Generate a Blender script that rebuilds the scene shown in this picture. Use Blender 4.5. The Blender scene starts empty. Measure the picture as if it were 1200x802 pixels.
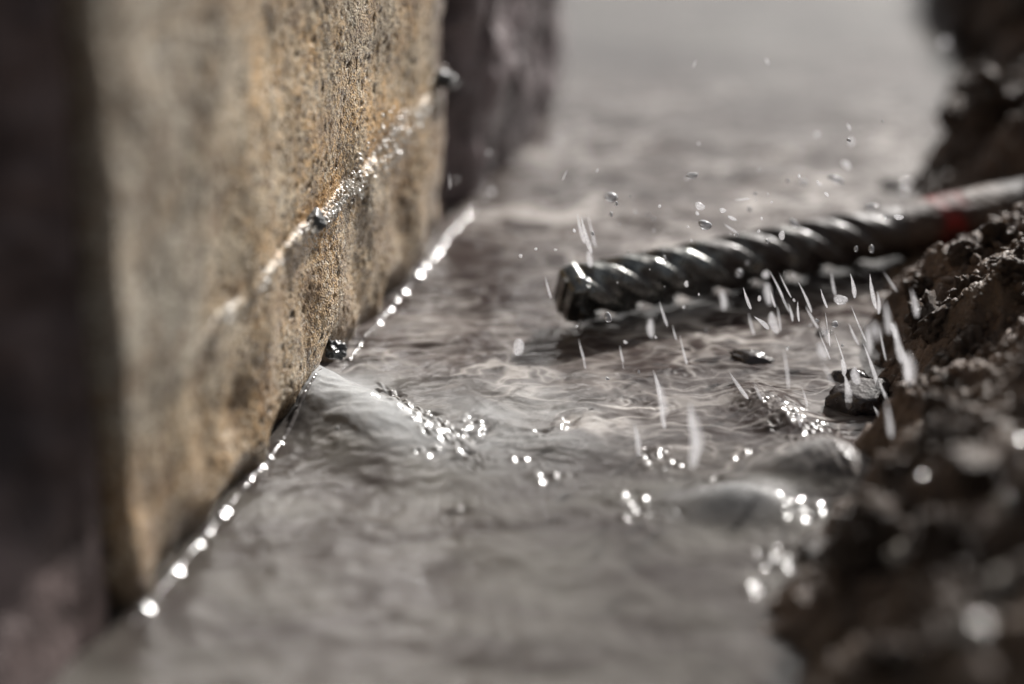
import bpy, bmesh, math, random
import numpy as np
from mathutils import Vector, Matrix

# ------------------------------------------------------------------ camera
S = bpy.context.scene
COL = S.collection
PITCH = math.radians(25); CAM_H = .3455
cam = bpy.data.cameras.new('camera'); cam_o = bpy.data.objects.new('camera', cam); COL.objects.link(cam_o)
cam_o.location = (0, 0, CAM_H); cam_o.rotation_euler = (math.radians(90) - PITCH, 0, 0)
cam.lens = 85; cam.sensor_width = 36; cam.clip_start = .01; cam.clip_end = 200
cam.dof.use_dof = True; cam.dof.focus_distance = .778; cam.dof.aperture_fstop = 2.7
S.camera = cam_o

# ------------------------------------------------------------------ sky and sun
SUN = Vector((.427, .755, .496)).normalized()
W = bpy.data.worlds.new('World'); S.world = W; W.use_nodes = True
nt = W.node_tree
bg = nt.nodes['Background']
sky = nt.nodes.new('ShaderNodeTexSky'); sky.sky_type = 'NISHITA'; sky.sun_disc = False
sky.sun_elevation = math.asin(SUN.z); sky.sun_rotation = math.atan2(SUN.x, SUN.y)
sky.dust_density = 6; sky.air_density = 1.0; sky.ozone_density = .6
hs = nt.nodes.new('ShaderNodeHueSaturation'); hs.inputs['Saturation'].default_value = .25
nt.links.new(sky.outputs[0], hs.inputs['Color']); nt.links.new(hs.outputs[0], bg.inputs[0])
bg.inputs[1].default_value = .05
sl = bpy.data.lights.new('sun', 'SUN'); sl.energy = 5; sl.angle = math.radians(1.); sl.color = (1, .965, .93)
so = bpy.data.objects.new('sun', sl); COL.objects.link(so); so.rotation_euler = SUN.to_track_quat('Z', 'Y').to_euler()
S.view_settings.view_transform = 'Standard'; S.view_settings.look = 'None'
S.view_settings.exposure = .55; S.view_settings.gamma = 1
S.cycles.max_bounces = 8; S.cycles.sample_clamp_indirect = 4; S.cycles.caustics_reflective = False; S.cycles.caustics_refractive = False

# ------------------------------------------------------------------ pixel -> place (measuring the photo)
FP = 85 / 36 * 1200; CS, SN = math.cos(PITCH), math.sin(PITCH)
P0 = np.array([-.0567, .7247]); T = np.array([.278, .96]); T = T / np.linalg.norm(T); N = np.array([T[1], -T[0]])
def ray(px, py):
    u = (px - 600) / FP; v = (py - 401) / FP
    return np.array([u, CS - v * SN, -(SN + v * CS)])
def onz(px, py, z=0.):
    d = ray(px, py); k = (z - CAM_H) / d[2]
    return np.array([d[0] * k, d[1] * k, z])
def atd(px, py, depth):
    return np.array([0, 0, CAM_H]) + ray(px, py) * depth
def onwall(px, py):
    d = ray(px, py); k = (P0 @ N) / (d[:2] @ N); p = d * k
    return (p[:2] - P0) @ T, CAM_H + p[2]
def wallpt(s, z, off=0.):
    q = P0 + T * s + N * off
    return (q[0], q[1], z)

# ------------------------------------------------------------------ noise
_r = np.random.RandomState(7); _P = _r.permutation(256); _P = np.concatenate([_P, _P, _P]); _G = _r.randn(256, 3); _G /= np.linalg.norm(_G, axis=1)[:, None]
def noise(x, y, z=0.):
    x, y, z = np.broadcast_arrays(np.asarray(x, float), np.asarray(y, float), np.asarray(z, float))
    xi, yi, zi = np.floor(x).astype(int), np.floor(y).astype(int), np.floor(z).astype(int)
    xf, yf, zf = x - xi, y - yi, z - zi
    f = lambda t: t * t * t * (t * (t * 6 - 15) + 10)
    u, v, w = f(xf), f(yf), f(zf); xi &= 255; yi &= 255; zi &= 255
    def g(i, j, k):
        h = _G[_P[_P[_P[(xi + i) & 255] + ((yi + j) & 255)] + ((zi + k) & 255)]]
        return h[..., 0] * (xf - i) + h[..., 1] * (yf - j) + h[..., 2] * (zf - k)
    a = g(0, 0, 0) * (1 - u) + g(1, 0, 0) * u; b = g(0, 1, 0) * (1 - u) + g(1, 1, 0) * u
    c = g(0, 0, 1) * (1 - u) + g(1, 0, 1) * u; d = g(0, 1, 1) * (1 - u) + g(1, 1, 1) * u
    return ((a * (1 - v) + b * v) * (1 - w) + (c * (1 - v) + d * v) * w) * 1.5
def fbm(x, y, z=0., o=4, g=.5):
    r = 0; a = 1; 
    for i in range(o):
        r = r + a * noise(x * 2**i + 17.3 * i, y * 2**i + 5.1 * i, z * 2**i); a *= g
    return r
def sst(a, b, x):
    t = np.clip((x - a) / (b - a), 0, 1); return t * t * (3 - 2 * t)

# ------------------------------------------------------------------ object helpers
def tag(o, label=None, cat=None, group=None, kind=None):
    if label: o['label'] = label
    if cat: o['category'] = cat
    if group: o['group'] = group
    if kind: o['kind'] = kind
    return o
def mesh_obj(name, verts, faces, mat, parent=None, smooth=True, attrs=None):
    me = bpy.data.meshes.new(name)
    verts = np.asarray(verts, np.float32)
    if isinstance(faces, np.ndarray):
        me.vertices.add(len(verts)); me.vertices.foreach_set('co', verts.ravel())
        k = faces.shape[1]
        me.loops.add(faces.size); me.loops.foreach_set('vertex_index', faces.astype(np.int32).ravel())
        me.polygons.add(len(faces)); me.polygons.foreach_set('loop_start', np.arange(0, faces.size, k, dtype=np.int32))
        me.polygons.foreach_set('loop_total', np.full(len(faces), k, np.int32))
        me.update(calc_edges=True)
    else:
        me.from_pydata(verts.tolist(), [], faces)
    me.validate()
    me.polygons.foreach_set('use_smooth', [smooth] * len(me.polygons))
    for an, av in (attrs or {}).items():
        at = me.attributes.new(an, 'FLOAT', 'POINT'); at.data.foreach_set('value', np.asarray(av, np.float32).ravel())
    me.materials.append(mat)
    o = bpy.data.objects.new(name, me); COL.objects.link(o)
    if parent: o.parent = parent
    return o
def empty(name, loc=(0, 0, 0)):
    o = bpy.data.objects.new(name, None); o.location = loc; o.empty_display_size = .01; COL.objects.link(o); return o
def gridfaces(nu, nv, closed_u=False):
    i = np.arange(nu if closed_u else nu - 1)[:, None]; j = np.arange(nv - 1)[None, :]
    i2 = (i + 1) % nu
    return np.stack([(i * nv + j), (i2 * nv + j), (i2 * nv + j + 1), (i * nv + j + 1)], -1).reshape(-1, 4)

# ------------------------------------------------------------------ materials
class NB:
    def __init__(s, name):
        s.m = bpy.data.materials.new(name); s.m.use_nodes = True; s.t = s.m.node_tree
        s.b = s.t.nodes['Principled BSDF']; s.tc = s.t.nodes.new('ShaderNodeTexCoord').outputs['Object']
    def l(s, a, b): s.t.links.new(a, b)
    def inp(s, n, k, v):
        if v is None: return
        if hasattr(v, 'is_output'): s.l(v, n.inputs[k])
        else: n.inputs[k].default_value = v
    def scaled(s, v):
        n = s.t.nodes.new('ShaderNodeVectorMath'); n.operation = 'MULTIPLY'; s.l(s.tc, n.inputs[0]); n.inputs[1].default_value = v; return n.outputs[0]
    def noise(s, scale, detail=4, rough=.55, vec=None, dist=0, col=False):
        n = s.t.nodes.new('ShaderNodeTexNoise'); s.l(vec or s.tc, n.inputs['Vector'])
        n.inputs['Scale'].default_value = scale; n.inputs['Detail'].default_value = detail; n.inputs['Roughness'].default_value = rough; n.inputs['Distortion'].default_value = dist
        return n.outputs['Color' if col else 'Fac']
    def voro(s, scale, out='Distance', feat='F1', vec=None):
        n = s.t.nodes.new('ShaderNodeTexVoronoi'); n.feature = feat; s.l(vec or s.tc, n.inputs['Vector']); n.inputs['Scale'].default_value = scale; return n.outputs[out]
    def ramp(s, f, *st):
        n = s.t.nodes.new('ShaderNodeValToRGB'); s.l(f, n.inputs[0]); e = n.color_ramp.elements
        while len(e) < len(st): e.new(.5)
        for q, (p, c) in zip(e, st):
            q.position = p; q.color = (c, c, c, 1) if isinstance(c, (int, float)) else (*c, 1)
        return n.outputs[0]
    def mix(s, f, a, b, mode='MIX'):
        n = s.t.nodes.new('ShaderNodeMix'); n.data_type = 'RGBA'; n.blend_type = mode
        s.inp(n, 0, f)
        for k, v in ((6, a), (7, b)):
            if hasattr(v, 'is_output'): s.l(v, n.inputs[k])
            else: n.inputs[k].default_value = (*v, 1)
        return n.outputs[2]
    def math(s, op, a, b=0., clamp=False):
        n = s.t.nodes.new('ShaderNodeMath'); n.operation = op; n.use_clamp = clamp; s.inp(n, 0, a); s.inp(n, 1, b); return n.outputs[0]
    def attr(s, name):
        n = s.t.nodes.new('ShaderNodeAttribute'); n.attribute_name = name; return n.outputs['Fac']
    def bump(s, h, dist, strength=1., nrm=None):
        n = s.t.nodes.new('ShaderNodeBump'); s.l(h, n.inputs['Height']); n.inputs['Distance'].default_value = dist; n.inputs['Strength'].default_value = strength
        if nrm: s.l(nrm, n.inputs['Normal'])
        s.l(n.outputs[0], s.b.inputs['Normal']); return n.outputs[0]
    def set(s, **k):
        for a, v in k.items():
            key = {'color': 'Base Color', 'rough': 'Roughness', 'metal': 'Metallic', 'ior': 'IOR', 'trans': 'Transmission Weight', 'spec': 'Specular IOR Level', 'coat': 'Coat Weight', 'coat_rough': 'Coat Roughness'}[a]
            if isinstance(v, tuple): v = (*v, 1)
            s.inp(s.b, key, v)

def mat_stone():
    n = NB('wet_sandstone')
    big = n.noise(22, 4, .6); mid = n.noise(90, 4, .6); fine = n.noise(520, 3, .6)
    grain = n.voro(1100, 'Color'); sep = n.t.nodes.new('ShaderNodeSeparateColor'); n.l(grain, sep.inputs[0])
    c = n.mix(n.ramp(big, (.40, 0.), (.60, 1.)), (.48, .38, .255), (.60, .36, .14))
    c = n.mix(n.ramp(mid, (.42, 0.), (.68, .8)), c, (.60, .50, .35))
    c = n.mix(n.ramp(n.noise(60, 3, .6, n.scaled((1, 1, .6))), (.56, 0.), (.72, .65)), c, (.17, .16, .12))
    # low part by the water: greyer, streaked
    c = n.mix(n.math('MULTIPLY', n.attr('low'), .5), c, (.42, .29, .165))
    st = n.ramp(n.noise(210, 3, .6, n.scaled((1, 1, .12))), (.52, 0.), (.7, .5))
    c = n.mix(n.math('MULTIPLY', st, n.attr('low')), c, (.13, .09, .055))
    st2 = n.ramp(n.noise(70, 3, .6, n.scaled((1, 1, .25))), (.55, 0.), (.72, .75))
    c = n.mix(n.math('MULTIPLY', st2, n.attr('near')), c, (.36, .20, .08))
    c = n.mix(n.math('MULTIPLY', n.attr('grey'), .75), c, (.27, .255, .215))
    g1 = n.ramp(sep.outputs[0], (.78, 0.), (.90, .75)); c = n.mix(g1, c, (.80, .74, .62))
    g2 = n.ramp(sep.outputs[1], (.80, 0.), (.90, .85)); c = n.mix(g2, c, (.07, .045, .03))
    c = n.mix(n.ramp(fine, (.36, .9), (.46, 0.)), c, (.11, .07, .04))
    c = n.mix(n.ramp(n.noise(34, 5, .65), (.50, 0.), (.66, .75)), c, (.20, .125, .065))
    c = n.mix(n.math('MULTIPLY', n.attr('wet'), .7), c, (.09, .065, .045))
    c = n.mix(n.attr('seam'), c, (.62, .60, .57))
    c = n.mix(n.attr('rust'), c, (.36, .19, .06))
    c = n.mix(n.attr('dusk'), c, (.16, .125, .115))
    c = n.mix(n.attr('pit'), c, (.05, .035, .025))
    n.set(color=c, rough=n.ramp(fine, (.3, .22), (.7, .5)), spec=.7)
    b1 = n.bump(fine, .0004, .8)
    n.bump(n.voro(1300), .0004, .9, b1)
    return n.m
def mat_darkstone():
    n = NB('dark_wet_stone')
    c = n.mix(n.ramp(n.noise(40, 5, .6), (.38, 0.), (.64, 1.)), (.055, .040, .042), (.24, .195, .20))
    c = n.mix(n.ramp(n.noise(160, 3, .6), (.58, 0.), (.72, .6)), c, (.22, .20, .20))
    n.set(color=c, rough=.42, spec=.5); n.bump(n.noise(300, 4, .6), .0015, .9)
    return n.m
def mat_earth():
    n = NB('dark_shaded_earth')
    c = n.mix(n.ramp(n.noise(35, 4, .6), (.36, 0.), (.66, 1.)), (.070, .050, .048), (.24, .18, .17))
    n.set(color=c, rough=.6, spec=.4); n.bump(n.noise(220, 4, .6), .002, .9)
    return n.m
def mat_soil():
    n = NB('wet_brown_soil')
    oi = n.t.nodes.new('ShaderNodeObjectInfo').outputs['Random']
    c = n.mix(n.ramp(n.noise(45, 5, .65), (.34, 0.), (.66, 1.)), (.045, .030, .022), (.25, .168, .115))
    c = n.mix(n.ramp(n.noise(900, 3, .6), (.56, 0.), (.72, .7)), c, (.20, .155, .115))
    c = n.mix(n.ramp(n.noise(28, 2, .5), (.55, 0.), (.68, .5)), c, (.13, .080, .035))
    c = n.mix(n.math('MULTIPLY', oi, .25), c, (.05, .034, .024))
    n.set(color=c, rough=n.ramp(n.noise(600, 3, .6), (.35, .3), (.65, .7)), spec=.5)
    b1 = n.bump(n.noise(700, 5, .65), .0016, 1.)
    return n.m
def mat_water():
    n = NB('turbid_water')
    v = n.scaled((1, 1, 1))
    silt = n.attr('silt'); thread = n.attr('thread'); milk_haze = n.attr('milk_haze')
    clear = n.mix(n.ramp(n.noise(38, 4, .6, n.scaled((.55, 1.5, 1)), 1.5), (.36, 0.), (.62, 1.)), (.034, .025, .024), (.115, .094, .086))
    cloudy = n.mix(n.ramp(n.noise(26, 4, .55, n.scaled((.7, 1.6, 1)), 1.0), (.34, 0.), (.66, 1.)), (.052, .043, .038), (.142, .133, .118))
    c = n.mix(silt, clear, cloudy)
    c = n.mix(thread, c, (.44, .41, .385))
    c = n.mix(n.ramp(n.noise(13, 3, .5, n.scaled((.8, 1.4, 1)), .8), (.40, .62), (.58, 0.)), c, (.040, .030, .028))
    c = n.mix(milk_haze, c, (.45, .46, .465))
    n.set(color=c, rough=n.math('ADD', n.math('MULTIPLY', n.attr('chop'), .18), .10), ior=1.333, spec=.5)
    n.b.inputs['Subsurface Weight'].default_value = 1; n.b.inputs['Subsurface Radius'].default_value = (1, .95, .9); n.b.inputs['Subsurface Scale'].default_value = .0016
    n.bump(n.noise(260, 3, .5, n.scaled((1, 1, 1))), .0006, .35)
    return n.m
def mat_bead():
    n = NB('wet_water_edge'); n.set(color=(.10, .09, .085), rough=.17, ior=1.333, spec=.6); return n.m
def mat_drop():
    n = NB('splashing_water'); n.set(color=(.93, .95, 1.), rough=.12, ior=1.333, trans=.55, spec=1.0); return n.m
def mat_strand():
    n = NB('milky_splash_strand'); n.set(color=(.9, .9, .93), rough=.25, ior=1.333, spec=1.0)
    t = n.t; tr = t.nodes.new('ShaderNodeBsdfTransparent'); tl = t.nodes.new('ShaderNodeBsdfTranslucent'); tl.inputs[0].default_value = (.93, .93, .96, 1)
    a = t.nodes.new('ShaderNodeMixShader'); a.inputs[0].default_value = .5; n.l(n.b.outputs[0], a.inputs[1]); n.l(tl.outputs[0], a.inputs[2])
    b = t.nodes.new('ShaderNodeMixShader'); lw = t.nodes.new('ShaderNodeLayerWeight'); lw.inputs[0].default_value = .35; fz = n.math('MULTIPLY', n.math('SUBTRACT', 1., lw.outputs['Facing']), n.math('MULTIPLY', n.noise(2.2, 3, .6), 1.05), True); fz = n.math('MULTIPLY', fz, .82); n.l(fz, b.inputs[0]); n.l(tr.outputs[0], b.inputs[1]); n.l(a.outputs[0], b.inputs[2])
    n.l(b.outputs[0], t.nodes['Material Output'].inputs[0]); return n.m
def mat_steel(name='dark_wet_steel', col=(.22, .225, .215)):
    n = NB(name)
    f = n.noise(180, 4, .6)
    c = n.mix(n.ramp(f, (.35, 0.), (.7, 1.)), tuple(a * .5 for a in col), tuple(a * 1.5 for a in col))
    x = n.t.nodes.new('ShaderNodeSeparateXYZ'); n.l(n.tc, x.inputs[0])
    # mud and rust film, thin at the worn tip and thick towards the shank
    g = n.math('ADD', n.math('MULTIPLY', x.outputs[0], 9.), n.math('MULTIPLY', n.math('SUBTRACT', n.noise(110, 5, .65), .5), 3.2)); mud = n.ramp(g, (.15, 0.), (.75, 1.))
    c = n.mix(mud, c, (.040, .029, .024))
    n.set(color=c, rough=n.mix(mud, (.2, .2, .2), (.5, .5, .5)), metal=n.math('SUBTRACT', 1., mud), coat=.3, coat_rough=.15)
    n.bump(n.noise(350, 4, .6), .0004, .6)
    return n.m
def mat_shank():
    n = NB('dirty_steel_shank')
    tc = n.scaled((1, 1, 1)); x = n.t.nodes.new('ShaderNodeSeparateXYZ'); n.l(n.tc, x.inputs[0])
    # along the rod (local x, metres from the tip): grey wash, red paint ring, black band
    f = n.math('DIVIDE', x.outputs[0], .30)
    wob = n.math('MULTIPLY', n.noise(120, 3, .6), .02); f = n.math('ADD', f, wob)
    r = n.t.nodes.new('ShaderNodeValToRGB'); n.l(f, r.inputs[0]); e = r.color_ramp.elements
    st = [(.40, (.070, .055, .046)), (.47, (.115, .098, .088)), (.492, (.115, .098, .088)), (.508, (.26, .020, .018)), (.535, (.26, .020, .018)), (.552, (.13, .115, .105)),
          (.598, (.15, .135, .125)), (.612, (.016, .013, .013)), (.665, (.016, .013, .013)), (.68, (.12, .105, .10))]
    while len(e) < len(st): e.new(.5)
    for q, (p, c) in zip(e, st): q.position = p; q.color = (*c, 1)
    c = n.mix(n.ramp(n.noise(85, 4, .6), (.42, 0.), (.58, .85)), r.outputs[0], (.045, .031, .024))
    c = n.mix(1., c, (.80, .68, .60), 'MULTIPLY')
    n.set(color=c, rough=.6, spec=.35); n.bump(n.noise(300, 4, .6), .0006, .7)
    return n.m
def mat_rock(name, col, rough=.15):
    n = NB(name); c = n.mix(n.noise(150, 4, .6), tuple(a * .5 for a in col), tuple(a * 1.5 for a in col))
    n.set(color=c, rough=rough, spec=.8); n.bump(n.noise(400, 3, .6), .0006, .6); return n.m

M_STONE, M_DARK, M_EARTH, M_SOIL, M_WATER, M_BEAD, M_DROP = mat_stone(), mat_darkstone(), mat_earth(), mat_soil(), mat_water(), mat_bead(), mat_drop()
M_STEEL, M_SHANK, M_STRAND = mat_steel(), mat_shank(), mat_strand()
M_TIP = mat_steel('pale_carbide_steel', (.28, .27, .25))
M_ROCK = mat_rock('wet_dark_rock', (.03, .022, .02)); M_PEB = mat_rock('glossy_dark_pebble', (.035, .038, .040), .3)
M_QUARTZ = mat_rock('white_quartz_grit', (.62, .59, .54), .28)

# ------------------------------------------------------------------ ground far and wide
def axis(lo, hi, segs):
    """coordinates over [lo,hi]; segs = (a,b,step) is the fine span, growing steps outside"""
    a, b, st = segs
    mid = list(np.arange(a, b + st / 2, st)); k = st; left = []; x = a
    while x > lo: k *= 1.25; x -= k; left.append(max(x, lo))
    k = st; right = []; x = b
    while x < hi: k *= 1.25; x += k; right.append(min(x, hi))
    return np.array(left[::-1] + mid + right)
v = [(-60, -60, -.25), (60, -60, -.25), (60, 60, -.25), (-60, 60, -.25)]
gx = axis(-60, 60, (-2, 2, .1)); gy = axis(-60, 60, (-2, 3, .1)); X, Y = np.meshgrid(gx, gy, indexing='ij')
tag(mesh_obj('ground', np.stack([X, Y, -.06 + .012 * fbm(X * 3, Y * 3)], -1).reshape(-1, 3), gridfaces(len(gx), len(gy)), M_SOIL), 'dark wet earth floor under and around the flooded trench', 'ground', kind='structure')

# ------------------------------------------------------------------ water surface
BX = [.075, .075, .0753, .1, .118, .130, .136, .162, .203, .207, .10]
BY = [.0, .50, .5745, .623, .678, .741, .80, .873, 1.019, 1.15, 3.]
def bank_x(Y): return np.interp(Y, BY, BX)
def gauss(X, Y, px, py, rx, ry=None, ang=0.):
    c = onz(px, py); ry = ry or rx; dx, dy = X - c[0], Y - c[1]; ca, sa = math.cos(ang), math.sin(ang)
    return np.exp(-((dx * ca + dy * sa) / rx)**2 - ((-dx * sa + dy * ca) / ry)**2)
def wall_d(X, Y): return (X - P0[0]) * N[0] + (Y - P0[1]) * N[1]
def seg(X, Y, a, b):
    a, b = np.array(a)[:2], np.array(b)[:2]; L = np.linalg.norm(b - a); t = (b - a) / L
    u = (X - a[0]) * t[0] + (Y - a[1]) * t[1]; w = (X - a[0]) * -t[1] + (Y - a[1]) * t[0]
    return u, w, L
JA, JB = onz(372, 462), onz(585, 560)
CHOP = [(500, 500, .015, .006, -.9, 1.), (455, 462, .005, .003, -.9, .8), (553, 500, .004, .006, 0, .7), (628, 507, .004, .003, 0, .6), (664, 494, .003, .005, 0, .6), (652, 560, .006, .003, 0, .7), (610, 541, .003, .002, 0, .7), (548, 535, .005, .003, 0, .7), (500, 538, .005, .003, 0, .7),
        (745, 592, .006, .008, .3, 1.), (775, 538, .006, .006, 0, 1.), (790, 606, .003, .003, 0, .7), (830, 575, .004, .006, 0, .8), (930, 505, .010, .008, -.8, 1.), (960, 525, .008, .005, -.6, 1.), (1000, 560, .008, .005, -.3, .9), (870, 540, .004, .004, 0, .8),
        (920, 655, .008, .006, 0, 1.), (940, 605, .007, .004, 0, .9), (890, 692, .004, .003, 0, .9), (530, 604, .004, .003, 0, .5), (900, 478, .012, .004, -.7, .5), (960, 420, .012, .006, 0, .35), (650, 330, .02, .008, 0, .12)]
def chop_map(X, Y):
    ch = 0
    for px, py, rx, ry, an, am in CHOP: ch = np.maximum(ch, am * gauss(X, Y, px, py, rx, ry, an))
    return ch
def glint_tilt(p):
    C = np.array([0, 0, CAM_H]) - p; C /= np.linalg.norm(C); h = C + np.array(SUN); return h / np.linalg.norm(h)
FACETS = []
_rf = np.random.RandomState(31)
for px, py, rx, ry, an, am in CHOP:
    if am < .45: continue
    c = onz(px, py); h = glint_tilt(c); t_ = math.hypot(h[0], h[1])
    for _ in range(max(4, int(am * rx * ry * 1e6 / .9))):
        a_, b_ = _rf.uniform(-1, 1, 2); ca, sa = math.cos(an), math.sin(an)
        w_ = .0005 + .0009 * _rf.rand()**2
        FACETS.append((c[0] + a_ * rx * ca - b_ * ry * sa, c[1] + a_ * rx * sa + b_ * ry * ca, w_, t_ / h[2] * _rf.uniform(.95, 1.25), h[0] / t_, h[1] / t_, w_ * _rf.uniform(.8, 2.0)))
_c = onz(500, 500)
_jd = onz(600, 580) - onz(400, 440); _jd /= np.linalg.norm(_jd); _rd = onz(1010, 570) - onz(870, 455); _rd /= np.linalg.norm(_rd)
PLANES = []
def planes(n, x0, y0, dx, dy, sp, fd, l0, l1):
    for _ in range(n):
        k = _rf.rand(); c = onz(x0 + dx * k + _rf.randn() * sp, y0 + dy * k + _rf.randn() * sp); h = glint_tilt(c); e = _rf.randn(2) * .03
        PLANES.append((c[0], c[1], h[0] / h[2] + e[0], h[1] / h[2] + e[1], fd[0], fd[1], _rf.uniform(l0, l1), _rf.uniform(.0004, .0009)))
planes(7, 440, 455, 25, 12, 3, _jd, .0016, .003); planes(48, 468, 478, 82, 58, 8, _jd, .0016, .0042); planes(6, 545, 530, 30, 15, 7, _jd, .001, .002)
planes(30, 905, 485, 90, 60, 8, _rd, .0012, .003); planes(5, 610, 540, 60, 20, 5, (1, 0), .001, .002); planes(8, 725, 575, 50, 40, 8, (.8, .6), .001, .002); planes(5, 770, 520, 20, 40, 6, (.8, .6), .001, .002)
for _ in range(14):
    px, py = 448 + 100 * _rf.rand(), 0; py = 462 + (px - 448) * .72 + _rf.randn() * 8; c = onz(px, py); h = glint_tilt(c); t_ = math.hypot(h[0], h[1]); w_ = .0005 + .0008 * _rf.rand()
    FACETS.append((c[0], c[1], w_, t_ / h[2] * 1.1, h[0] / t_, h[1] / t_, w_ * 2.4))
def water_z(X, Y):
    D = wall_d(X, Y)
    wx, wy = X + .012 * noise(X * 30, Y * 30), Y + .012 * noise(X * 30 + 9, Y * 30 + 4)
    z = .0011 * (.55 + .45 * sst(.62, .70, Y)) * fbm(wx * 28, wy * 42, o=3) + .00022 * fbm(wx * 130, wy * 190, 3., 2)
    z += .00020 * (1 - np.abs(noise(wx * 70, wy * 150, 8.))) * sst(.62, .75, Y)
    # fan of fine wavelets off the stone, behind the outflow
    fan = np.exp(-(D / .05)**2) * sst(.70, .74, Y) * (1 - sst(.86, .95, Y))
    z += .0007 * fan * noise((X + .8 * Y) * 45, (Y - .1 * X) * 260, 2.)
    # outflow: a smooth tongue of milky water pouring from under the stone
    u, w, L = seg(X, Y, JA, JB); t = u / L
    hh = .0095 * (1 - sst(-.1, 1.1, t))
    wd = .014 + .006 * np.clip(t, 0, 1.3)
    w = w + .0035 * fbm(X * 90, Y * 90, 12., 3) * sst(0, .4, t)
    prof = np.exp(-np.abs(np.where(w > 0, w * 1.5, w * .8) / wd)**2.4)
    z += hh * prof * (1 + .03 * noise(w * 120, u * 60)) + .00018 * prof * sst(.2, .5, t) * (1 - sst(1., 1.4, t)) * noise(w * 300, u * 60, 3.)
    # second swelling over the hidden stone, and the ridge left of it
    z += .008 * gauss(X, Y, 948, 555, .016, .013) + .006 * gauss(X, Y, 862, 592, .016, .010)
    z *= 1 - .75 * sst(.88, 1.02, Y)
    for px, py, am in ((690, 402, 1), (735, 470, .8), (800, 440, 1), (772, 478, .8), (870, 480, 1), (908, 395, .8), (948, 372, .8), (826, 530, .9), (668, 520, .6), (610, 430, .6)):
        c = onz(px, py); rr = np.hypot(X - c[0] + .0012 * noise(X * 300, Y * 300, px), Y - c[1]) * (1 + .15 * noise(X * 90, Y * 90, py)); z = z + am * .00020 * (.5 + noise(X * 150, Y * 150, px * .1)) * np.cos(rr * 2 * math.pi / .0032) * np.exp(-(rr / .0055)**2)
    a, b = onz(870, 455), onz(1010, 570); u2, w2, L2 = seg(X, Y, a, b)
    r2 = np.exp(-(w2 / .009)**2) * sst(-.2, .2, u2 / L2) * (1 - sst(.9, 1.2, u2 / L2))
    z += .0035 * r2 + .0005 * r2 * noise(w2 * 500, u2 * 50)
    for x, y, w_, a_, hx, hy, rx in FACETS:
        m = (np.abs(X - x) < 4 * rx) & (np.abs(Y - y) < 4 * rx)
        if not m.any(): continue
        dx, dy = X[m] - x, Y[m] - y; q = dx * hx + dy * hy; p = -dx * hy + dy * hx
        z[m] += -a_ * w_ * np.tanh(q / w_) * np.exp(-(q / (2.2 * w_))**2 - (p / rx)**2)
    for x, y, gx_, gy_, fx, fy, L_, w_ in PLANES:
        m = (np.abs(X - x) < 2 * L_) & (np.abs(Y - y) < 2 * L_)
        if not m.any(): continue
        dx, dy = X[m] - x, Y[m] - y; u_ = dx * fx + dy * fy; v_ = -dx * fy + dy * fx
        k = np.exp(-(u_ / L_)**4 - (v_ / w_)**4); z[m] = z[m] * (1 - .9 * k) + (z[m].mean() - gx_ * dx - gy_ * dy) * .9 * k
    ch = chop_map(X, Y)
    z += ch * (.00030 * noise(X * 260, Y * 230, 5.) + .00012 * noise(X * 620, Y * 560, 6.))
    return z
def water_maps(X, Y):
    # how muddy: milky in front of a wandering line, clearer behind
    bx = [onz(a, b) for a, b in ((300, 470), (430, 430), (560, 470), (700, 520), (850, 545), (1000, 575), (1150, 600))]
    line = np.interp(X, [p[0] for p in bx], [p[1] for p in bx])
    q = line - Y + .012 * fbm(X * 35, Y * 50, o=3)
    silt = sst(-.022, .018, q) * .9
    silt = np.maximum(silt, sst(.92, 1.08, Y + .05 * fbm(X * 12, Y * 12, 2., 2)) * .65)
    silt = np.maximum(silt, .8 * gauss(X, Y, 600, 480, .03, .02))
    wx, wy = X + .010 * fbm(X * 40, Y * 55, 1., 3), Y + .010 * fbm(X * 40, Y * 55, 4., 3)
    thr = (1 - np.abs(noise(wx * 34, wy * 75, 0.)) * 3.2).clip(0, 1)**3 * .8 + (1 - np.abs(noise(wx * 70, wy * 150, 9.)) * 3.2).clip(0, 1)**3 * .5
    zone = (1 - sst(-.015, .012, q)) * (1 - sst(.90, 1.05, Y)) * (.30 + .70 * sst(-.15, .35, fbm(X * 22, Y * 30, 7., 2) + .3 * sst(0.0, .10, X)))
    u, w, L = seg(X, Y, JA, JB); t = u / L
    milk_haze = np.maximum(gauss(X, Y, 408, 462, .012, .014), np.exp(-(w / .013)**2)) * sst(-.3, -.02, t) * (1 - sst(.35, 1.05, t)) * .95
    milk_haze = np.maximum(milk_haze, .5 * gauss(X, Y, 862, 592, .018, .010)); milk_haze = np.maximum(milk_haze, .3 * gauss(X, Y, 948, 550, .014, .010))
    milk_haze = np.maximum(milk_haze, .42 * gauss(X, Y, 570, 495, .040, .030) * (1 + .6 * fbm(X * 60, Y * 80, 8., 3))).clip(0, 1)
    milk_haze = np.maximum(milk_haze, .16 * sst(.90, 1.12, Y + .03 * fbm(X * 14, Y * 14, 5., 2)))  # far end: pale haze and reflection painted into the water colour
    return silt, (thr * zone * 1.7).clip(0, .95), milk_haze
gx = axis(-3, 3, (-.125, .24, .0008)); gy = axis(-1, 6, (.50, 1.0, .0008))
gx = np.concatenate([gx[gx < -.08], np.arange(-.08, .14, .0004), gx[gx > .1401]]); gy = np.concatenate([gy[gy < .60], np.arange(.60, .80, .00045), gy[gy > .8001]])
X, Y = np.meshgrid(gx, gy, indexing='ij'); Z = water_z(X, Y); si, th_, mi = water_maps(X, Y)
Z = Z * np.exp(-np.maximum(Y - 2, 0))
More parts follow.
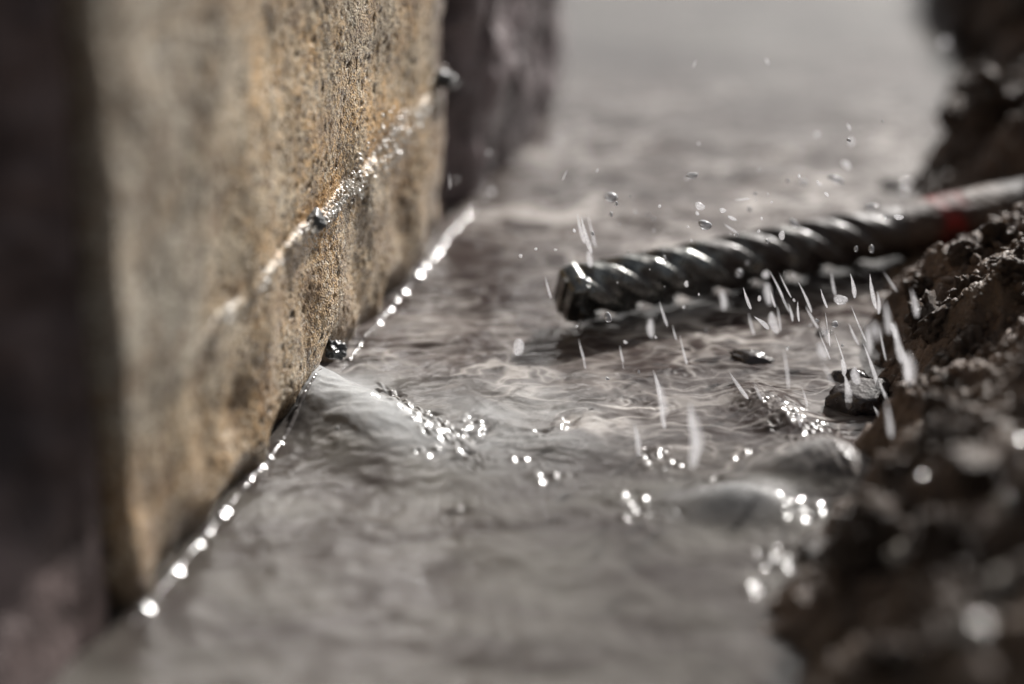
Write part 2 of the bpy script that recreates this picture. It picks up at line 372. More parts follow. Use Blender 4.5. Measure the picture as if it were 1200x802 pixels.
tag(mesh_obj('water', np.stack([X, Y, Z], -1).reshape(-1, 3), gridfaces(len(gx), len(gy)), M_WATER, attrs={'silt': si, 'thread': th_, 'milk_haze': mi, 'chop': chop_map(X, Y).clip(0, 1)}),
    'shallow milky grey-brown water flowing between the stone and the soil', 'water', kind='structure')

# ------------------------------------------------------------------ stone wall
def shell(name, path, zs, disp, mat, parent, attrs=None, z_top=None):
    """path: (n,2) plan points with (n,2) outward normals; extruded over heights zs and displaced along the normal"""
    pts, nr, ss = path; n, m = len(pts), len(zs)
    Sg, Zg = np.meshgrid(ss, zs, indexing='ij')
    d, at = disp(Sg, Zg)
    Px = pts[:, 0][:, None] + nr[:, 0][:, None] * d; Py = pts[:, 1][:, None] + nr[:, 1][:, None] * d
    V = np.stack([Px, Py, Zg], -1).reshape(-1, 3); F = gridfaces(n, m)
    # flat cap
    c = len(V); V = np.concatenate([V, [[pts[:, 0].mean(), pts[:, 1].mean(), zs[-1]]]])
    i = np.arange(n - 1); cap = np.stack([i * m + m - 1, (i + 1) * m + m - 1, np.full(n - 1, c), np.full(n - 1, c)], -1)
    at = {k: np.concatenate([a.ravel(), [0]]) for k, a in at.items()}
    V2 = V; Fl = F.tolist() + [[int(a), int(b), int(e)] for a, b, e, _ in cap]
    return mesh_obj(name, V2, Fl, mat, parent, attrs=at)
def slab_path(s0, s1, off, thick, r=.006, fine=.0008, crown=0):
    """plan outline: back-near, near face, rounded corner, front face, rounded corner, far face"""
    P, Nn, Sv = [], [], []
    def add(s, o, n, sv): P.append(P0 + T * s + N * o); Nn.append(n); Sv.append(sv)
    for k in np.linspace(0, 1, 14)[:-1]: add(s0, off - thick + k * (thick - r), -T, s0 - thick + k * (thick - r))
    for a in np.linspace(0, math.pi / 2, 8)[:-1]: add(s0 + r - r * math.cos(a), off - r + r * math.sin(a), -T * math.cos(a) + N * math.sin(a), s0 - r + r * a * 1.1)
    for s in np.arange(s0 + r, s1 - r, fine): add(s, off, N, s)
    for a in np.linspace(0, math.pi / 2, 8): add(s1 - r + r * math.sin(a), off - r + r * math.cos(a), N * math.cos(a) + T * math.sin(a), s1 - r + r * a * 1.1)
    for k in np.linspace(0, 1, 14)[1:]: add(s1, off - r - k * (thick - r), T, s1 + r + k * thick)
    return np.array(P), np.array(Nn), np.array(Sv)
wall = empty('stone_wall', (*P0, 0)); tag(wall, 'rough tan sandstone block wall with a wet ledge rising from milky water', 'stone wall')
def under(o, par=wall):
    o.parent = par; o.matrix_parent_inverse = Matrix.Translation(par.location).inverted(); return o
def stone_disp(Sg, Zg):
    sw, zw = Sg * 1, Zg * 1
    seam_z = .0590 + .0022 * noise(Sg * 45, 3.) + .0009 * noise(Sg * 220, 1.)
    d = .0032 * fbm(sw * 20, zw * 20, o=2) + .00032 * fbm(sw * 160, zw * 160, 2., 3) + .00028 * noise(sw * 650, zw * 650, 4.)
    pit = sst(.48, .60, fbm(sw * 300, zw * 300, 7., 2)); d -= .0009 * pit
    low = 1 - sst(-.0012, .0018 , Zg - seam_z + .0016 * fbm(Sg * 150, Zg * 150, 14., 2)); ledge_w = .0004 + .0024 * sst(-.3, .3, fbm(Sg * 40, 4.5, 2., 2)) * sst(-.15, -.02, Sg); d += ledge_w * low * (.25 + .75 * np.exp(-np.abs(seam_z - Zg) / .005)) * sst(-.02, .05, Zg)
    near_seam = np.exp(-((Zg - seam_z - .0005 + .002 * noise(Sg * 130, Zg * 130, 3.)) / .0026)**2)
    seam = near_seam * sst(-.05, .45, fbm(sw * 110, zw * 160, 5., 2) + .1) * (.12 + .6 * sst(-.09, .0, Sg) - .6 * sst(.08, .11, Sg)).clip(0, 1)
    d += .0007 * seam * noise(sw * 900, zw * 900)
    # lower course undercut and chipped where the water comes out
    wl = 1 - sst(.0, .012, Zg + .004 * noise(sw * 90, 6.)); d -= .003 * wl * sst(-.2, .4, noise(sw * 60, 11.) + .2)
    hole = np.exp(-((Sg + .010) / .006)**2 - ((Zg - .002) / .008)**2); d -= .010 * hole
    corner = sst(.108, .135, Sg + .012 * fbm(zw * 40, 8., 0., 3)); d -= .006 * corner
    rust = np.exp(-((Zg - seam_z - .004) / .003)**2) * sst(-.1, .3, fbm(sw * 30, zw * 30, 9., 2)) * .5 * (1 - sst(.06, .12, Sg))
    lowm = 1 - sst(.03, .062, Zg)
    near = 1 - sst(-.05, -.01, Sg)
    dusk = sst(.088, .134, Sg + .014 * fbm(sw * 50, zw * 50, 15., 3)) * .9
    grey = (1 - sst(-.13, -.07, Sg + .03 * fbm(sw * 25, zw * 25, 16., 3))) * sst(.035, .075, Zg + .02 * fbm(sw * 25, zw * 25, 17., 3))
    wet = 1 - sst(.002, .010, Zg + .006 * fbm(sw * 60, zw * 20, 18., 3))
    d += .0035 * fbm(sw * 28, zw * 28, 19., 2) * (1 - sst(.02, .055, Zg))
    return d, dict(wet=wet, dusk=dusk, grey=grey, seam=(seam * .85).clip(0, 1), pit=(pit * .8).clip(0, 1), low=lowm, rust=rust.clip(0, 1), near=near * sst(.0, .02, Zg) * (1 - sst(.06, .10, Zg) * .5))
zs = np.concatenate([np.arange(-.03, .05, .0008), np.arange(.05, .068, .0004), np.arange(.068, .15, .0008), np.linspace(.15, .30, 70)])
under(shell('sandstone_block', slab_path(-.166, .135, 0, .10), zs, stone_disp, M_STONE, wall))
def dark_disp(Sg, Zg):
    d = .006 * fbm(Sg * 25, Zg * 18, 20., 4) + .0012 * fbm(Sg * 160, Zg * 160, 21., 2)
    d -= .008 * np.exp(-((Sg - .163) / .005)**2) * (1 - sst(.09, .14, Zg)) * (.4 + .6 * sst(-.2, .3, noise(Zg * 40, 5.)))
    return d, {}
fb = under(shell('dark_block', slab_path(.137, .300, .001, .10, r=.030, fine=.0014), np.concatenate([np.arange(-.03, .11, .0014), np.linspace(.11, .30, 50)]), dark_disp, M_DARK, wall))
fb['label'] = 'dark grey far block beyond the crack'

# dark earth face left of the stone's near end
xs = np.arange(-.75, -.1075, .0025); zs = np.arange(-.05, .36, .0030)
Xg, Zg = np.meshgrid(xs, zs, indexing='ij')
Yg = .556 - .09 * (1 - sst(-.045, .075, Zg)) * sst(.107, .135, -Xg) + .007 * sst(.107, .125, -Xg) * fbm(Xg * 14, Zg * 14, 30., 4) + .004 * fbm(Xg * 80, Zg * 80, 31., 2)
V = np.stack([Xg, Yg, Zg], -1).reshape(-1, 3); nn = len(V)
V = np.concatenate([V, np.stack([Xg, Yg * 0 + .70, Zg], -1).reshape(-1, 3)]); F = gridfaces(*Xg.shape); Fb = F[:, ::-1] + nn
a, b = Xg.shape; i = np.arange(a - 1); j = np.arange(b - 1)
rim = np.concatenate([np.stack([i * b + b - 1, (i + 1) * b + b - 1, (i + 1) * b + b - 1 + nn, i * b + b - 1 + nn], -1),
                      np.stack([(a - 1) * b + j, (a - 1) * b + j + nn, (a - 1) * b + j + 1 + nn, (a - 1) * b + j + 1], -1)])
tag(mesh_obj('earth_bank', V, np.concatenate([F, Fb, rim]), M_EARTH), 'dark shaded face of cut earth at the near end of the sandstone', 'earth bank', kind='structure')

# ------------------------------------------------------------------ lumps
def lump(seed, sub=3, amp=.25, fr=1.6, squash=(1, 1, 1), flat=0):
    bm = bmesh.new(); bmesh.ops.create_icosphere(bm, subdivisions=sub, radius=1)
    co = np.array([v.co[:] for v in bm.verts]); fc = np.array([[v.index for v in f.verts] for f in bm.faces]); bm.free()
    d = 1 + amp * fbm(co[:, 0] * fr + seed * 3.7, co[:, 1] * fr + seed, co[:, 2] * fr + 2.2 * seed, 4, .6)
    r = np.random.RandomState(seed)
    for _ in range(flat):
        q = r.randn(3); q /= np.linalg.norm(q); h = .62 + .25 * r.rand(); k = co @ q * d; d = np.where(k > h, d * h / np.maximum(k, 1e-6), d)
    return co * d[:, None] * np.array(squash), fc

# pebbles set in the wall
def pebble(px, py, size, off, label, seed, sq=(1, .8, .8)):
    s, z = onwall(px, py); V, F = lump(seed, 4, .45, 1.7, sq, 7)
    o = mesh_obj('pebble', V * size, F, M_PEB); o.location = Vector(wallpt(s, z, off)); o.rotation_euler = (.3, .5, math.atan2(T[1], T[0]))
    o['label'] = label
    o.parent = wall; o.location = o.location - wall.location
pebble(366, 259, .0050, .0008, 'dark pebble in the middle of the ledge', 3)
pebble(521, 96, .0056, .001, 'grey-topped pebble at the far end of the ledge', 5, (1.2, .8, .7))
pebble(388, 412, .0045, .001, 'small dark pebble at the outflow', 8)
# sparkling quartz grit on the ledge
def scatter(pts, sizes, seed, sub=1, amp=.3, variants=8):
    r = np.random.RandomState(seed); Vs, Fs, c = [], [], 0
    lib = [lump(seed * 10 + i, sub, amp, 1.3, (1, .85, .75), 2) for i in range(variants)]
    for p, sz in zip(pts, sizes):
        V, F = lib[r.randint(variants)]; a, b2, g = r.rand(3) * 6.28
        R = np.array(Matrix.Rotation(a, 3, 'X') @ Matrix.Rotation(b2, 3, 'Y') @ Matrix.Rotation(g, 3, 'Z'))
        Vs.append(V @ R.T * sz + p); Fs.append(F + c); c += len(V)
    return np.concatenate(Vs), np.concatenate(Fs)
r = np.random.RandomState(4); pts, sz = [], []
while len(pts) < 900:
    s = r.uniform(-.10, .10)
    if r.rand() > .10 + .9 * sst(-.15, .25, fbm(s * 60, 2.5, 5., 2) + .25 * math.exp(-((s - .03) / .025)**2)): continue
    if r.rand() > (.35 if s < -.045 else 1): continue
    z = .0590 + r.randn() * (.0012 + .0045 * sst(.0, .03, s) * (1 - sst(.06, .085, s))) + .0022 * float(noise(s * 45, 3.)); o = .0012 + .0012 * (z < .0595) + r.rand() * .0004
    pts.append(wallpt(s, z, o)); sz.append(.00030 + .00055 * r.rand()**2)
fl = []
def flake(p, size, jit, rr, lib=[]):
    if not lib: lib.extend([lump(300 + i, 2, .12, 1.2, (1, .8, .30), 0) for i in range(6)])
    V, F = lib[rr.randint(6)]; h = Vector(glint_tilt(np.array(p)) + rr.randn(3) * jit).normalized(); q = h.to_track_quat('Z', 'Y') @ Matrix.Rotation(rr.rand() * 6.28, 3, 'Z').to_quaternion()
    return V @ np.array(q.to_matrix()).T * size + np.array(p), F
V, F = scatter(np.array(pts), sz, 6)
for k in range(190):
    p = pts[r.randint(len(pts))]; a_, b_ = flake((p[0] + N[0] * .0002, p[1] + N[1] * .0002, p[2]), .00022 + .0006 * r.rand()**2, .09, r); F = np.concatenate([F, b_ + len(V)]); V = np.concatenate([V, a_])
o = under(mesh_obj('grit', V, F, M_QUARTZ, smooth=False)); o['kind'] = 'stuff'; o['label'] = 'white wet grit glittering along the ledge'

# ------------------------------------------------------------------ water edge: beads of water held against the stone
BEADS = [(150, 757, 6), (165, 752, 7), (178, 760, 6), (195, 718, 7), (233, 675, 7), (255, 642, 5), (265, 628, 5), (272, 607, 5.5), (285, 603, 5.5), (310, 566, 6), (322, 550, 5), (333, 539, 5), (345, 523, 5),
         (424, 424, 2.2), (432, 407, 2.6), (441, 391, 3), (447, 380, 3), (462, 365, 4), (475, 355, 4), (486, 345, 4.2), (497, 324, 5), (503, 314, 4.5), (513, 303, 5), (520, 297, 5), (534, 287, 4), (547, 270, 6), (553, 257, 5)]
ns = 3000; sv = np.linspace(-.172, .150, ns)
rad = .00028 + .0002 * noise(sv * 220, .5) + .0002 * noise(sv * 700, 1.5); flat = np.zeros(ns); tlt = np.zeros(ns)
_rb = np.random.RandomState(2)
for px, py, q in BEADS:
    px += _rb.randn() * 1.5; q = max(3.4, q * _rb.uniform(.75, 1.3)); p = onz(px, py); s_ = (p[:2] - P0) @ T; L = q * (.00011 if s_ < -.01 else .00015 if s_ < .09 else .00012); h = glint_tilt(p); ht = h[:2] @ T
    g = np.exp(-((sv - s_) / L)**6)
    rad = np.maximum(rad, g * (.0005 + .00013 * q)); flat = np.maximum(flat, g)
    tlt = np.where(g > .2, -(sv - s_) * ht / h[2], tlt)
gap = sst(-.016, -.012, sv) * (1 - sst(.0, .003, sv)); rad = rad * (1 - .8 * gap)
# cross-section: a flat-topped bead leaning off the stone, rounded down into the water
cs = [(-1.0, .75), (0., .52)] + [(x, .52 - .56 * x) for x in np.linspace(.05, .8, 10)] + [(.92, .02), (1.0, -.10), (1.02, -.3)]
lean = np.array([0, 0] + [1.] * 13)[None] * np.array([max(0, c[0]) for c in cs])[None]
nc = len(cs)
base = .0020 + 0 * sv; zw = water_z(P0[0] + T[0] * sv + N[0] * .004, P0[1] + T[1] * sv + N[1] * .004) * (1 - flat)
off = base[:, None] + rad[:, None] * 1.5 * np.array([c[0] for c in cs])[None]
zz = rad[:, None] * 1.5 * (np.array([c[1] for c in cs])[None] - .9 * lean * (1 - flat[:, None]) * (.5 + noise(sv * 150, 9.)[:, None])) + (tlt * flat + zw)[:, None]
Q = P0[None, None, :] + T[None, None, :] * sv[:, None, None] + N[None, None, :] * off[..., None]
V = np.concatenate([Q, zz[..., None]], -1).reshape(-1, 3)
tag(mesh_obj('water_edge', V, gridfaces(ns, nc), M_BEAD), 'glinting beaded rim of water where it meets the sandstone', 'water', kind='structure')

# ------------------------------------------------------------------ steel drill bit
TIP = Vector(atd(664, 346, .825)); END = Vector(atd(1200, 241, .90)); AX = (END - TIP).normalized(); RL = .40; RR = .0099
bit = empty('drill_bit', TIP); bit.rotation_euler = AX.to_track_quat('X', 'Z').to_euler()
tag(bit, 'twisted dark steel rod with a chiselled tip and a red-ringed shank lying over the water', 'drill bit')
FL = .134   # fluted length
def rod_surface(x0, x1, dx, fn, nseg=96):
    xs = np.arange(x0, x1 + dx / 2, dx); th = np.linspace(0, 2 * math.pi, nseg, endpoint=False)
    Xg, Th = np.meshgrid(xs, th, indexing='ij'); R = fn(Xg, Th)
    V = np.stack([Xg, R * np.cos(Th), R * np.sin(Th)], -1).reshape(-1, 3)
    n, m = len(xs), nseg; i = np.arange(n - 1)[:, None]; j = np.arange(m)[None, :]; j2 = (j + 1) % m
    F = np.stack([i * m + j, i * m + j2, (i + 1) * m + j2, (i + 1) * m + j], -1).reshape(-1, 4).tolist()
    for e, x, fl in ((0, xs[0], False), (n - 1, xs[-1], True)):
        ring = [e * m + k for k in range(m)]; F.append(ring if fl else ring[::-1])
    return V, F
def flute(X, Th):
    ph = (4 * Th / (2 * math.pi) - 4 * X / .060 + .05 * noise(X * 50, Th * 0.)) % 1.0    # four starts
    land = sst(.0, .10, ph) * (1 - sst(.48, .80, ph))
    rr = RR * (.75 + .25 * land) * (1 + .012 * noise(X * 120, np.cos(Th) * 3, np.sin(Th) * 3)) + .0002 * noise(X * 300, np.cos(Th) * 3, np.sin(Th) * 3)
    k = sst(FL - .03, FL, X); rr = rr * (1 - k) + RR * .93 * k
    return rr * (.93 + .07 * sst(0, .003, X - .002))
V, F = rod_surface(.002, FL, .0005, flute); mesh_obj('fluted_shaft', V, F, M_STEEL, bit)
def shank(X, Th): return RR * (.93 + .09 * sst(FL, FL + .03, X)) * (1 + .02 * noise(X * 60, np.cos(Th) * 2, np.sin(Th) * 2)) + .0003 * noise(X * 300, np.cos(Th) * 4, np.sin(Th) * 4)
V, F = rod_surface(FL - .0005, RL, .001, shank); mesh_obj('shank', V, F, M_SHANK, bit)
# flat square-ish end with bevelled corners
bm = bmesh.new(); bmesh.ops.create_cube(bm, size=1)
for v_ in bm.verts: v_.co = Vector((v_.co.x * .0065 + .0016, v_.co.y * .0150, v_.co.z * .0172)); 
for v_ in bm.verts:
    if v_.co.x < 0: v_.co.y *= .80; v_.co.z *= .86
bmesh.ops.bevel(bm, geom=bm.edges[:], offset=.0013, segments=3, profile=.6, affect='EDGES')
me = bpy.data.meshes.new('tip'); bm.to_mesh(me); bm.free(); me.materials.append(M_STEEL)
for p_ in me.polygons: p_.use_smooth = True
o = bpy.data.objects.new('tip', me); COL.objects.link(o); o.parent = bit; o.rotation_euler = (.35, 0, 0)
bm = bmesh.new(); bmesh.ops.create_cube(bm, size=1)
for v_ in bm.verts: v_.co = Vector((v_.co.x * .006 + .0005, v_.co.y * .0032, v_.co.z * .0150))
bmesh.ops.bevel(bm, geom=bm.edges[:], offset=.0006, segments=2, affect='EDGES')
me = bpy.data.meshes.new('cutting_insert'); bm.to_mesh(me); bm.free(); me.materials.append(M_TIP)
o = bpy.data.objects.new('cutting_insert', me); COL.objects.link(o); o.parent = bit; o.rotation_euler = (.35, 0, 0)

# ------------------------------------------------------------------ soil bank
ru = np.array([AX.x, AX.y]) / math.hypot(AX.x, AX.y)
def rod_dist(X, Y): return (X - TIP.x) * -ru[1] + (Y - TIP.y) * ru[0]
def bank_z(X, Y, detail=True):
    xb = bank_x(Y) + .012 * fbm(Y * 25, X * 12, 3., 3); d = X - xb
    z = np.where(d < .03, d * 1.0, .03 + (d - .03) * .55); z = np.where(d > .14, .0905 + (d - .14) * .12, z); z = np.maximum(z, -.035)
    z = z + (.010 * fbm(X * 26, Y * 26, 40., 3)) * sst(-.03, .02, d) + .016 * (fbm(X * 45, Y * 45, 47., 3) + .3) * sst(.90, 1.0, Y) * sst(.0, .02, d)
    rd = rod_dist(X, Y); rel = np.where(rd > 0, sst(.010, .035, rd), sst(.012, .060, -rd + .002)); z_rod = -.002 + (TIP.z + AX.z * (X - TIP.x) / AX.x) - RR
    z = np.where(z > z_rod, z_rod + (z - z_rod) * rel, z)
    if detail:
        k = sst(-.02, .01, d)
        z = z + k * (.0035 * (1 - 2.2 * np.abs(noise(X * 75, Y * 75, 41.))) + .0024 * (1 - 2.2 * np.abs(noise(X * 170, Y * 170, 42.))) + .0011 * noise(X * 420, Y * 420, 43.) + .0005 * noise(X * 900, Y * 900, 44.))
    return z
gx = axis(.02, 4, (.05, .27, .0008)); gy = axis(-1, 5, (.46, 1.08, .0009))
X, Y = np.meshgrid(gx, gy, indexing='ij'); Zb = bank_z(X, Y)
tag(mesh_obj('soil_bank', np.stack([X, Y, Zb], -1).reshape(-1, 3), gridfaces(len(gx), len(gy)), M_SOIL), 'crumbly wet brown soil bank sloping down to the water', 'soil', kind='structure')
r = np.random.RandomState(12); pts, sz = [], []
while len(pts) < 11000:
    x, y = r.uniform(.07, .28), r.uniform(.47, 1.14)
    d = x - float(np.interp(y, BY, BX))
    if d < -.008 or (d < .004 and r.rand() < .6): continue
    s_ = .0006 + .0026 * r.rand()**4
    if abs(rod_dist(x, y) + .002) < .013 + s_: continue
    pts.append((x, y, s_)); sz.append(s_)
pts = np.array(pts); zz = bank_z(pts[:, 0], pts[:, 1]); pts[:, 2] = zz + np.array(sz) * .1
V, F = scatter(pts, sz, 9, sub=1, amp=.5, variants=20); tag(mesh_obj('soil_crumbs', V, F, M_SOIL, smooth=True), 'loose crumbs of wet soil strewn over the bank', 'soil crumbs', kind='stuff')
# bigger clods, each its own
lib = []
for i in range(9):
    V, F = lump(60 + i, 4, .62, 1.9, (1, .9, .75), 1)
    me = bpy.data.meshes.new('soil_clod'); me.from_pydata(V.tolist(), [], F.tolist()); me.materials.append(M_SOIL); me.polygons.foreach_set('use_smooth', [True] * len(me.polygons)); lib.append(me)
zones = [((.13, .235), (.68, .80), 60, (.0022, .0075), 'clod of wet soil in front of the rod', 'clods on the bank in front of the rod'),
         ((.15, .27), (.89, 1.15), 70, (.005, .013), 'blurred clod of soil on the bank behind the rod', 'clods on the bank behind the rod'),
         ((.085, .19), (.50, .67), 44, (.004, .012), 'blurred clod of soil on the near slope', 'clods on the near slope')]
for (x0, x1), (y0, y1), n_, (s0, s1), lab, grp in zones:
    k = 0
    while k < n_:
        x, y = r.uniform(x0, x1), r.uniform(y0, y1); s_ = s0 + (s1 - s0) * r.rand()**2
        if x - float(np.interp(y, BY, BX)) < .002 or abs(rod_dist(x, y)) < .012 + s_ * 1.2: continue
        o = bpy.data.objects.new('soil_clod', lib[r.randint(9)]); COL.objects.link(o)
        o.location = (x, y, float(bank_z(x, y)) + s_ * .3); o.scale = (s_,) * 3; o.rotation_euler = r.rand(3) * 6.28
        big = 'large ' if s_ > s0 + .45 * (s1 - s0) else 'small ' if s_ < s0 + .12 * (s1 - s0) else 'middling '
        side = ' close to the water' if x - float(np.interp(y, BY, BX)) < .03 else ' at the right edge' if x > x1 - .035 else ' midway up'
        tag(o, big + lab + side, 'soil clod', grp); k += 1

# glossy chips added on the slope and tilted to glint, then pale stones
def onbank(px, py):
    d = ray(px, py); o_ = np.array([0, 0, CAM_H]); k = np.linspace(.4, 1.4, 900); P = o_[None] + d[None] * k[:, None]
    hit = P[:, 2] < bank_z(P[:, 0], P[:, 1]); return P[np.argmax(hit)]
M_WET = mat_rock('wet_pale_pebble', (.30, .27, .23), .2)
rp = np.random.RandomState(5)
for i, (px, py, q) in enumerate([(1028, 640, 3.), (1055, 585, 1.8), (1045, 600, 1.6), (1128, 216, 1.6), (1140, 214, 1.4), (1150, 213, 1.2), (1186, 172, 2.), (1165, 182, 1.5), (1112, 212, 1.5), (1045, 482, 1.2), (1195, 520, 2.2), (1176, 430, 1.0), (1120, 400, .8), (1100, 290, .9), (1165, 305, .8), (1190, 330, .8), (1150, 345, .7), (1080, 560, 1.6), (1010, 672, 1.8)]):
    p = onbank(px, py); V, F = flake((0, 0, 0), q * .0010, 0., rp)
    h = Vector(glint_tilt(p)); qd = h.to_track_quat('Z', 'Y'); V, F = lump(300 + i, 3, .1, 1.2, (1, .8, .28), 0)
    o = mesh_obj('glint_chip', V @ np.array(qd.to_matrix()).T * q * .0010, F, M_WET); o.location = Vector(p) + h * q * .0004
    tag(o, 'small glossy chip tilted to glint on the soil ' + ('behind the shank' if py < 250 else 'in front of the shank' if py < 450 else 'of the near slope'), 'pebble', 'glossy chips tilted to glint on the soil')
for i, (px, py, q) in enumerate([(1180, 690, 6), (1060, 655, 4.5), (1185, 590, 4), (1150, 745, 6), (1110, 480, 3)]):
    p = onbank(px, py); V, F = lump(400 + i, 4, .4, 1.5, (1, .8, .7), 3); o = mesh_obj('pale_stone', V * q * .001, F, M_WET); o.location = p
    tag(o, ['largest pale blurred stone at the right edge of the near slope', 'pale blurred stone in the middle of the near slope', 'pale stone high on the right edge of the slope', 'pale blurred stone in the lower right corner', 'small pale stone on the bank right of the dark wet rock'][i], 'stone')

# wet rocks breaking the surface
def rock(px, py, size, sq, label, seed, rot=0, zoff=0., mat=M_ROCK):
    V, F = lump(seed, 4, .3, 1.3, sq, 5); o = mesh_obj('wet_rock', V * size, F, mat); p = onz(px, py, zoff); o.location = p; o.rotation_euler = (0, 0, rot); tag(o, label, 'rock'); return o
rock(1012, 470, .0095, (1.15, .9, .75), 'dark wet rock sitting in the water at the foot of the soil bank', 21, .3, .001)
rock(995, 443, .0055, (1.3, .8, .5), 'small black wet rock with a glint just behind the dark rock', 22, -.4)
rock(880, 422, .0060, (1.3, .8, .45), 'flat dark wet stone poking out below the rod', 23, -.5)
rock(965, 392, .0030, (1.3, .8, .5), 'tiny wet stone glinting between the rod and the bank', 24, .2)
rock(1046, 218, .0060, (1.3, 1., .35), 'blurred dark stone in the water behind the rod', 26, .2)
rock(1090, 400, .0075, (1., .9, .9), 'dark wet stone at the edge of the soil right of the splashes', 27, .5, .004)
rock(395, 502, .0006, (1, 1, .7), 'tiny black speck on the milky water under the sandstone', 25, 0, float(water_z(*onz(395, 502)[:2])) + .0003, M_PEB)

# ------------------------------------------------------------------ drops and strands of splashing water
def blob(seed, elong, tail=0., mat=None):
    bm = bmesh.new(); bmesh.ops.create_icosphere(bm, subdivisions=3, radius=1)
    co = np.array([v.co[:] for v in bm.verts]); fc = [[v.index for v in f.verts] for f in bm.faces]; bm.free()
    z = co[:, 2]; w = 1 + .12 * noise(co[:, 0] * 1.5 + seed, co[:, 1] * 1.5, z * 2.)
    if tail: w = w * (.55 - .45 * z)**.8 * (1 + .25 * noise(seed * 5., z * 3.5)) * 1.05
    bend = .35 * math.sin(seed) * (z**2)
    V = np.stack([co[:, 0] * w + bend, co[:, 1] * w, z * elong], -1)
    me = bpy.data.meshes.new('water_drop'); me.from_pydata(V.tolist(), [], fc); me.materials.append(mat); me.polygons.foreach_set('use_smooth', [True] * len(me.polygons)); return me
G1, G2, G3, G4 = 'drops flying above the rod', 'strands of water falling below the rod', 'drops against the rod', 'drops beside the dark far block'
_bl = {}
ORD = 'first second third fourth fifth sixth seventh eighth ninth tenth eleventh twelfth thirteenth fourteenth fifteenth sixteenth seventeenth eighteenth'.split()
def look(l, w): return ('short ' if l < 12 else 'long ' if l > 30 else '') + ('round drop' if l / w < 1.3 else 'stubby drop' if l / w < 2.6 else 'thin streak' if w < 6 else 'broad streak')
def drops(qs, where, group):
    # labels count equal-looking drops of a group from the left of the photograph
    qs = sorted(qs); seen = {}
    for q in qs: seen.setdefault(look(q[2], q[3]), []).append(q)
    for k, L in seen.items():
        for i, q in enumerate(L):
            which = 'only' if len(L) == 1 else ORD[i] + ' from the left of the'
            lab = f'the only {k} of water {where}' if len(L) == 1 else f'{k} of water {where}, {ORD[i]} from the left of {len(L)}'
            drop(*q, lab, group, M_DROP if q[3] > 5 and group != G2 and i % 2 == 0 else None)
def drop(px, py, length, width, ang, depth, label, group=None, mat=None):
    """length, width in photo pixels; ang: lean from vertical, top to the left positive"""
    if group == G3: width *= .8; length *= .8
    if mat is None: mat = M_STRAND
    if group == G2 or length / width > 3: width *= 1.15; length *= 1.25
    e = max(1, round(length / width * 2) / 2); key = (e, int(px) % 3, mat.name)
    if key not in _bl: _bl[key] = blob(key[1] + e, e, tail=e > 3, mat=mat)
    o = bpy.data.objects.new('water_drop', _bl[key]); COL.objects.link(o)
    o.location = atd(px, py, depth); sc = width / 2 / FP * depth; o.scale = (sc,) * 3
    a = math.radians(ang); o.rotation_euler = (Matrix.Rotation(-a, 4, 'Y').to_euler())
    # keep elongation square to the line of sight: lean back with the camera
    m = Matrix.Rotation(-PITCH * .5, 4, 'X') @ Matrix.Rotation(-a, 4, 'Y'); o.rotation_euler = m.to_euler()
    tag(o, label, 'water drop', group); return o
drop(680, 268, 30, 6, 14, .80, 'leftmost strand of the splash standing over the tip of the rod')
drop(686, 275, 38, 7, 16, .795, 'thick middle strand of the splash standing over the tip of the rod')
drop(693, 270, 34, 4, 14, .81, 'rightmost thin strand of the splash standing over the tip of the rod')
drop(691, 304, 20, 8, 10, .81, 'drop falling onto the tip of the rod')
drop(642, 337, 22, 3.5, 15, .80, 'thin bright streak of water left of the tip of the rod')
drop(716, 231, 15, 11, 80, .80, 'clear round drop hovering above the tip of the rod', None, M_DROP)
drop(608, 407, 18, 14, 0, .76, 'pale round drop just above the brown water left of the rod')
drop(1107, 50, 11, 11, 0, .97, 'blurred round drop high at the upper right against the soil')
drop(1060, 224, 9, 9, 0, .92, 'bright round drop touching the top of the shank')
drop(576, 225, 8, 8, 0, .90, 'ring-like blurred drop beside the far end of the ledge')
drops([(811, 206, 15, 7, 95, .80), (820, 242, 12, 9, 60, .78), (847, 247, 10, 6, 70, .78), (826, 264, 14, 11, 70, .77), (869, 234, 15, 3, 95, .80), (858, 256, 12, 4, 65, .79), (856, 268, 16, 3, 55, .80), (957, 158, 8, 7, 0, .85), (995, 149, 9, 3, 30, .81), (997, 166, 11, 7, 15, .84),
          (992, 193, 14, 7, 50, .84), (980, 210, 20, 7, 70, .83), (941, 214, 9, 7, 75, .84), (960, 216, 8, 3, 65, .82), (899, 72, 7, 3, 30, .82), (814, 75, 7, 2, -20, .81), (700, 200, 5, 2, -20, .8), (930, 262, 15, 7, 50, .82)], 'above the rod', G1)
drops([(866, 320, 12, 11, 0, .74), (897, 322, 14, 12, 10, .74), (735, 318, 7, 5, 0, .80), (916, 276, 13, 10, 0, .78), (1003, 292, 8, 6, 0, .79), (1053, 255, 15, 8, 80, .78), (1021, 292, 12, 8, 10, .76), (804, 333, 9, 7, 10, .79), (712, 372, 18, 11, 20, .78), (801, 360, 6, 5, 0, .8), (890, 350, 10, 6, 0, .77), (1022, 242, 20, 7, 90, .83)], 'against the rod', G3)
drops([(527, 212, 16, 2, 5, .82), (534, 212, 6, 6, 0, .88), (573, 179, 6, 4, 0, .86), (552, 246, 16, 2, 5, .83), (569, 232, 4, 4, 0, .88), (662, 205, 12, 2, -25, .8), (610, 300, 5, 5, 0, .78), (628, 292, 4, 4, 0, .78), (651, 293, 5, 3, 80, .79)], 'near the far block', G4)
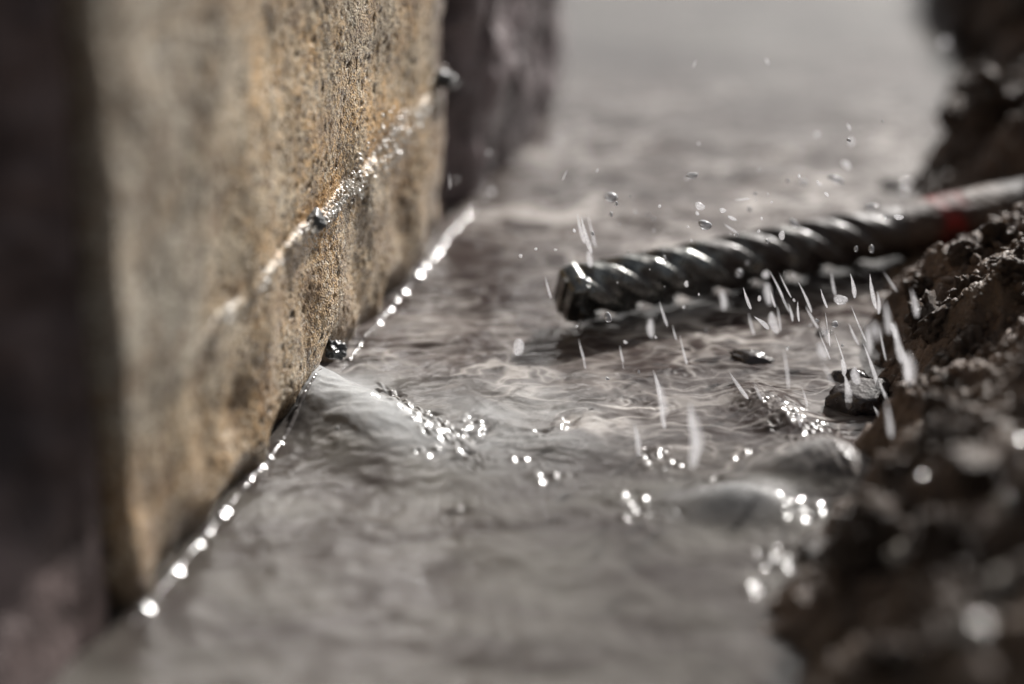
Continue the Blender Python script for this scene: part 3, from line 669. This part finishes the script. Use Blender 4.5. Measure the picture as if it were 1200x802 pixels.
drops([(686, 432, 34, 3, 12, .80), (681, 410, 22, 3, 15, .80), (733, 447, 38, 3.5, 10, .80), (728, 415, 18, 3, 12, .80), (777, 368, 26, 4, 18, .80), (802, 416, 40, 3.5, 15, .80), (790, 390, 16, 2.5, 15, .80), (771, 452, 32, 7, 14, .76), (776, 486, 30, 7, 10, .75), (814, 522, 42, 14, 2, .71), (810, 488, 30, 9, 4, .72), (747, 515, 32, 8, 8, .74), (762, 385, 20, 8, 5, .74),
          (865, 452, 34, 6, 35, .77), (875, 350, 24, 5, 20, .78), (893, 378, 20, 6, 50, .78), (944, 348, 34, 4, 25, .79), (935, 365, 20, 4, 5, .77), (951, 372, 26, 4, 30, .80), (1022, 342, 34, 7, 12, .78), (1000, 335, 24, 6, 12, .78), (1043, 330, 24, 2.5, 35, .81), (1030, 355, 22, 6, 5, .76), (668, 503, 24, 3, 2, .79), (652, 470, 26, 3, 8, .79), (1022, 430, 50, 6, 20, .77), (1040, 470, 46, 7, 25, .76), (1062, 428, 40, 11, 12, .75), (1052, 402, 40, 10, 12, .74), (965, 350, 20, 4, 20, .78), (905, 350, 18, 4, 18, .79)], 'below the rod', G2)
rg = np.random.RandomState(77); veil = []
while len(veil) < 32:
    x, y = rg.normal(975, 62), rg.normal(395, 55)
    if not (820 < x < 1078 and 322 < y < 500): continue
    w = rg.choice([2.5, 3, 4, 7, 11], p=[.3, .25, .2, .15, .1]); veil.append((round(x), round(y), rg.uniform(16, 40), float(w), rg.uniform(8, 28), .80 - w * .006 + rg.uniform(-.05, .04)))
for x, y, l, w, de in ((1040, 372, 34, 9, .72), (1066, 432, 36, 13, .70), (1018, 398, 30, 8, .73), (816, 505, 44, 12, .69), (776, 468, 34, 9, .72), (1042, 492, 36, 8, .71), (900, 345, 26, 9, .73), (848, 352, 24, 8, .73)):
    drop(x, y, l, w, 10, de, 'broad soft strand of falling water, blurred in front of the others', 'blurred strands nearest the camera')
for k in range(70):
    x = rg.uniform(660, 1080); y = 345 - (x - 660) * .22 + (rg.normal(-45, 30) if k % 3 else rg.normal(70, 40)); l = rg.uniform(1.6, 4.2)
    up = y < 330 - (x - 660) * .22
    drop(x, y, l * rg.uniform(1, 1.8), l, rg.uniform(0, 60), rg.uniform(.76, .84), 'tiny droplet of the fine spray ' + ('above' if up else 'below') + ' the twisted rod', 'fine spray ' + ('above' if up else 'below') + ' the rod', M_DROP if k % 2 else None)
for q in veil: drop(*q, 'fine streak in the curtain of water between the rod and the soil bank', 'fine streaks of the water curtain')
drop(985, 352, 17, 12, 80, .78, 'bright glinting drop between the rod and the soil bank')
drop(978, 380, 9, 8, 0, .78, 'small bright drop under the glinting drop by the bank', None, M_DROP)
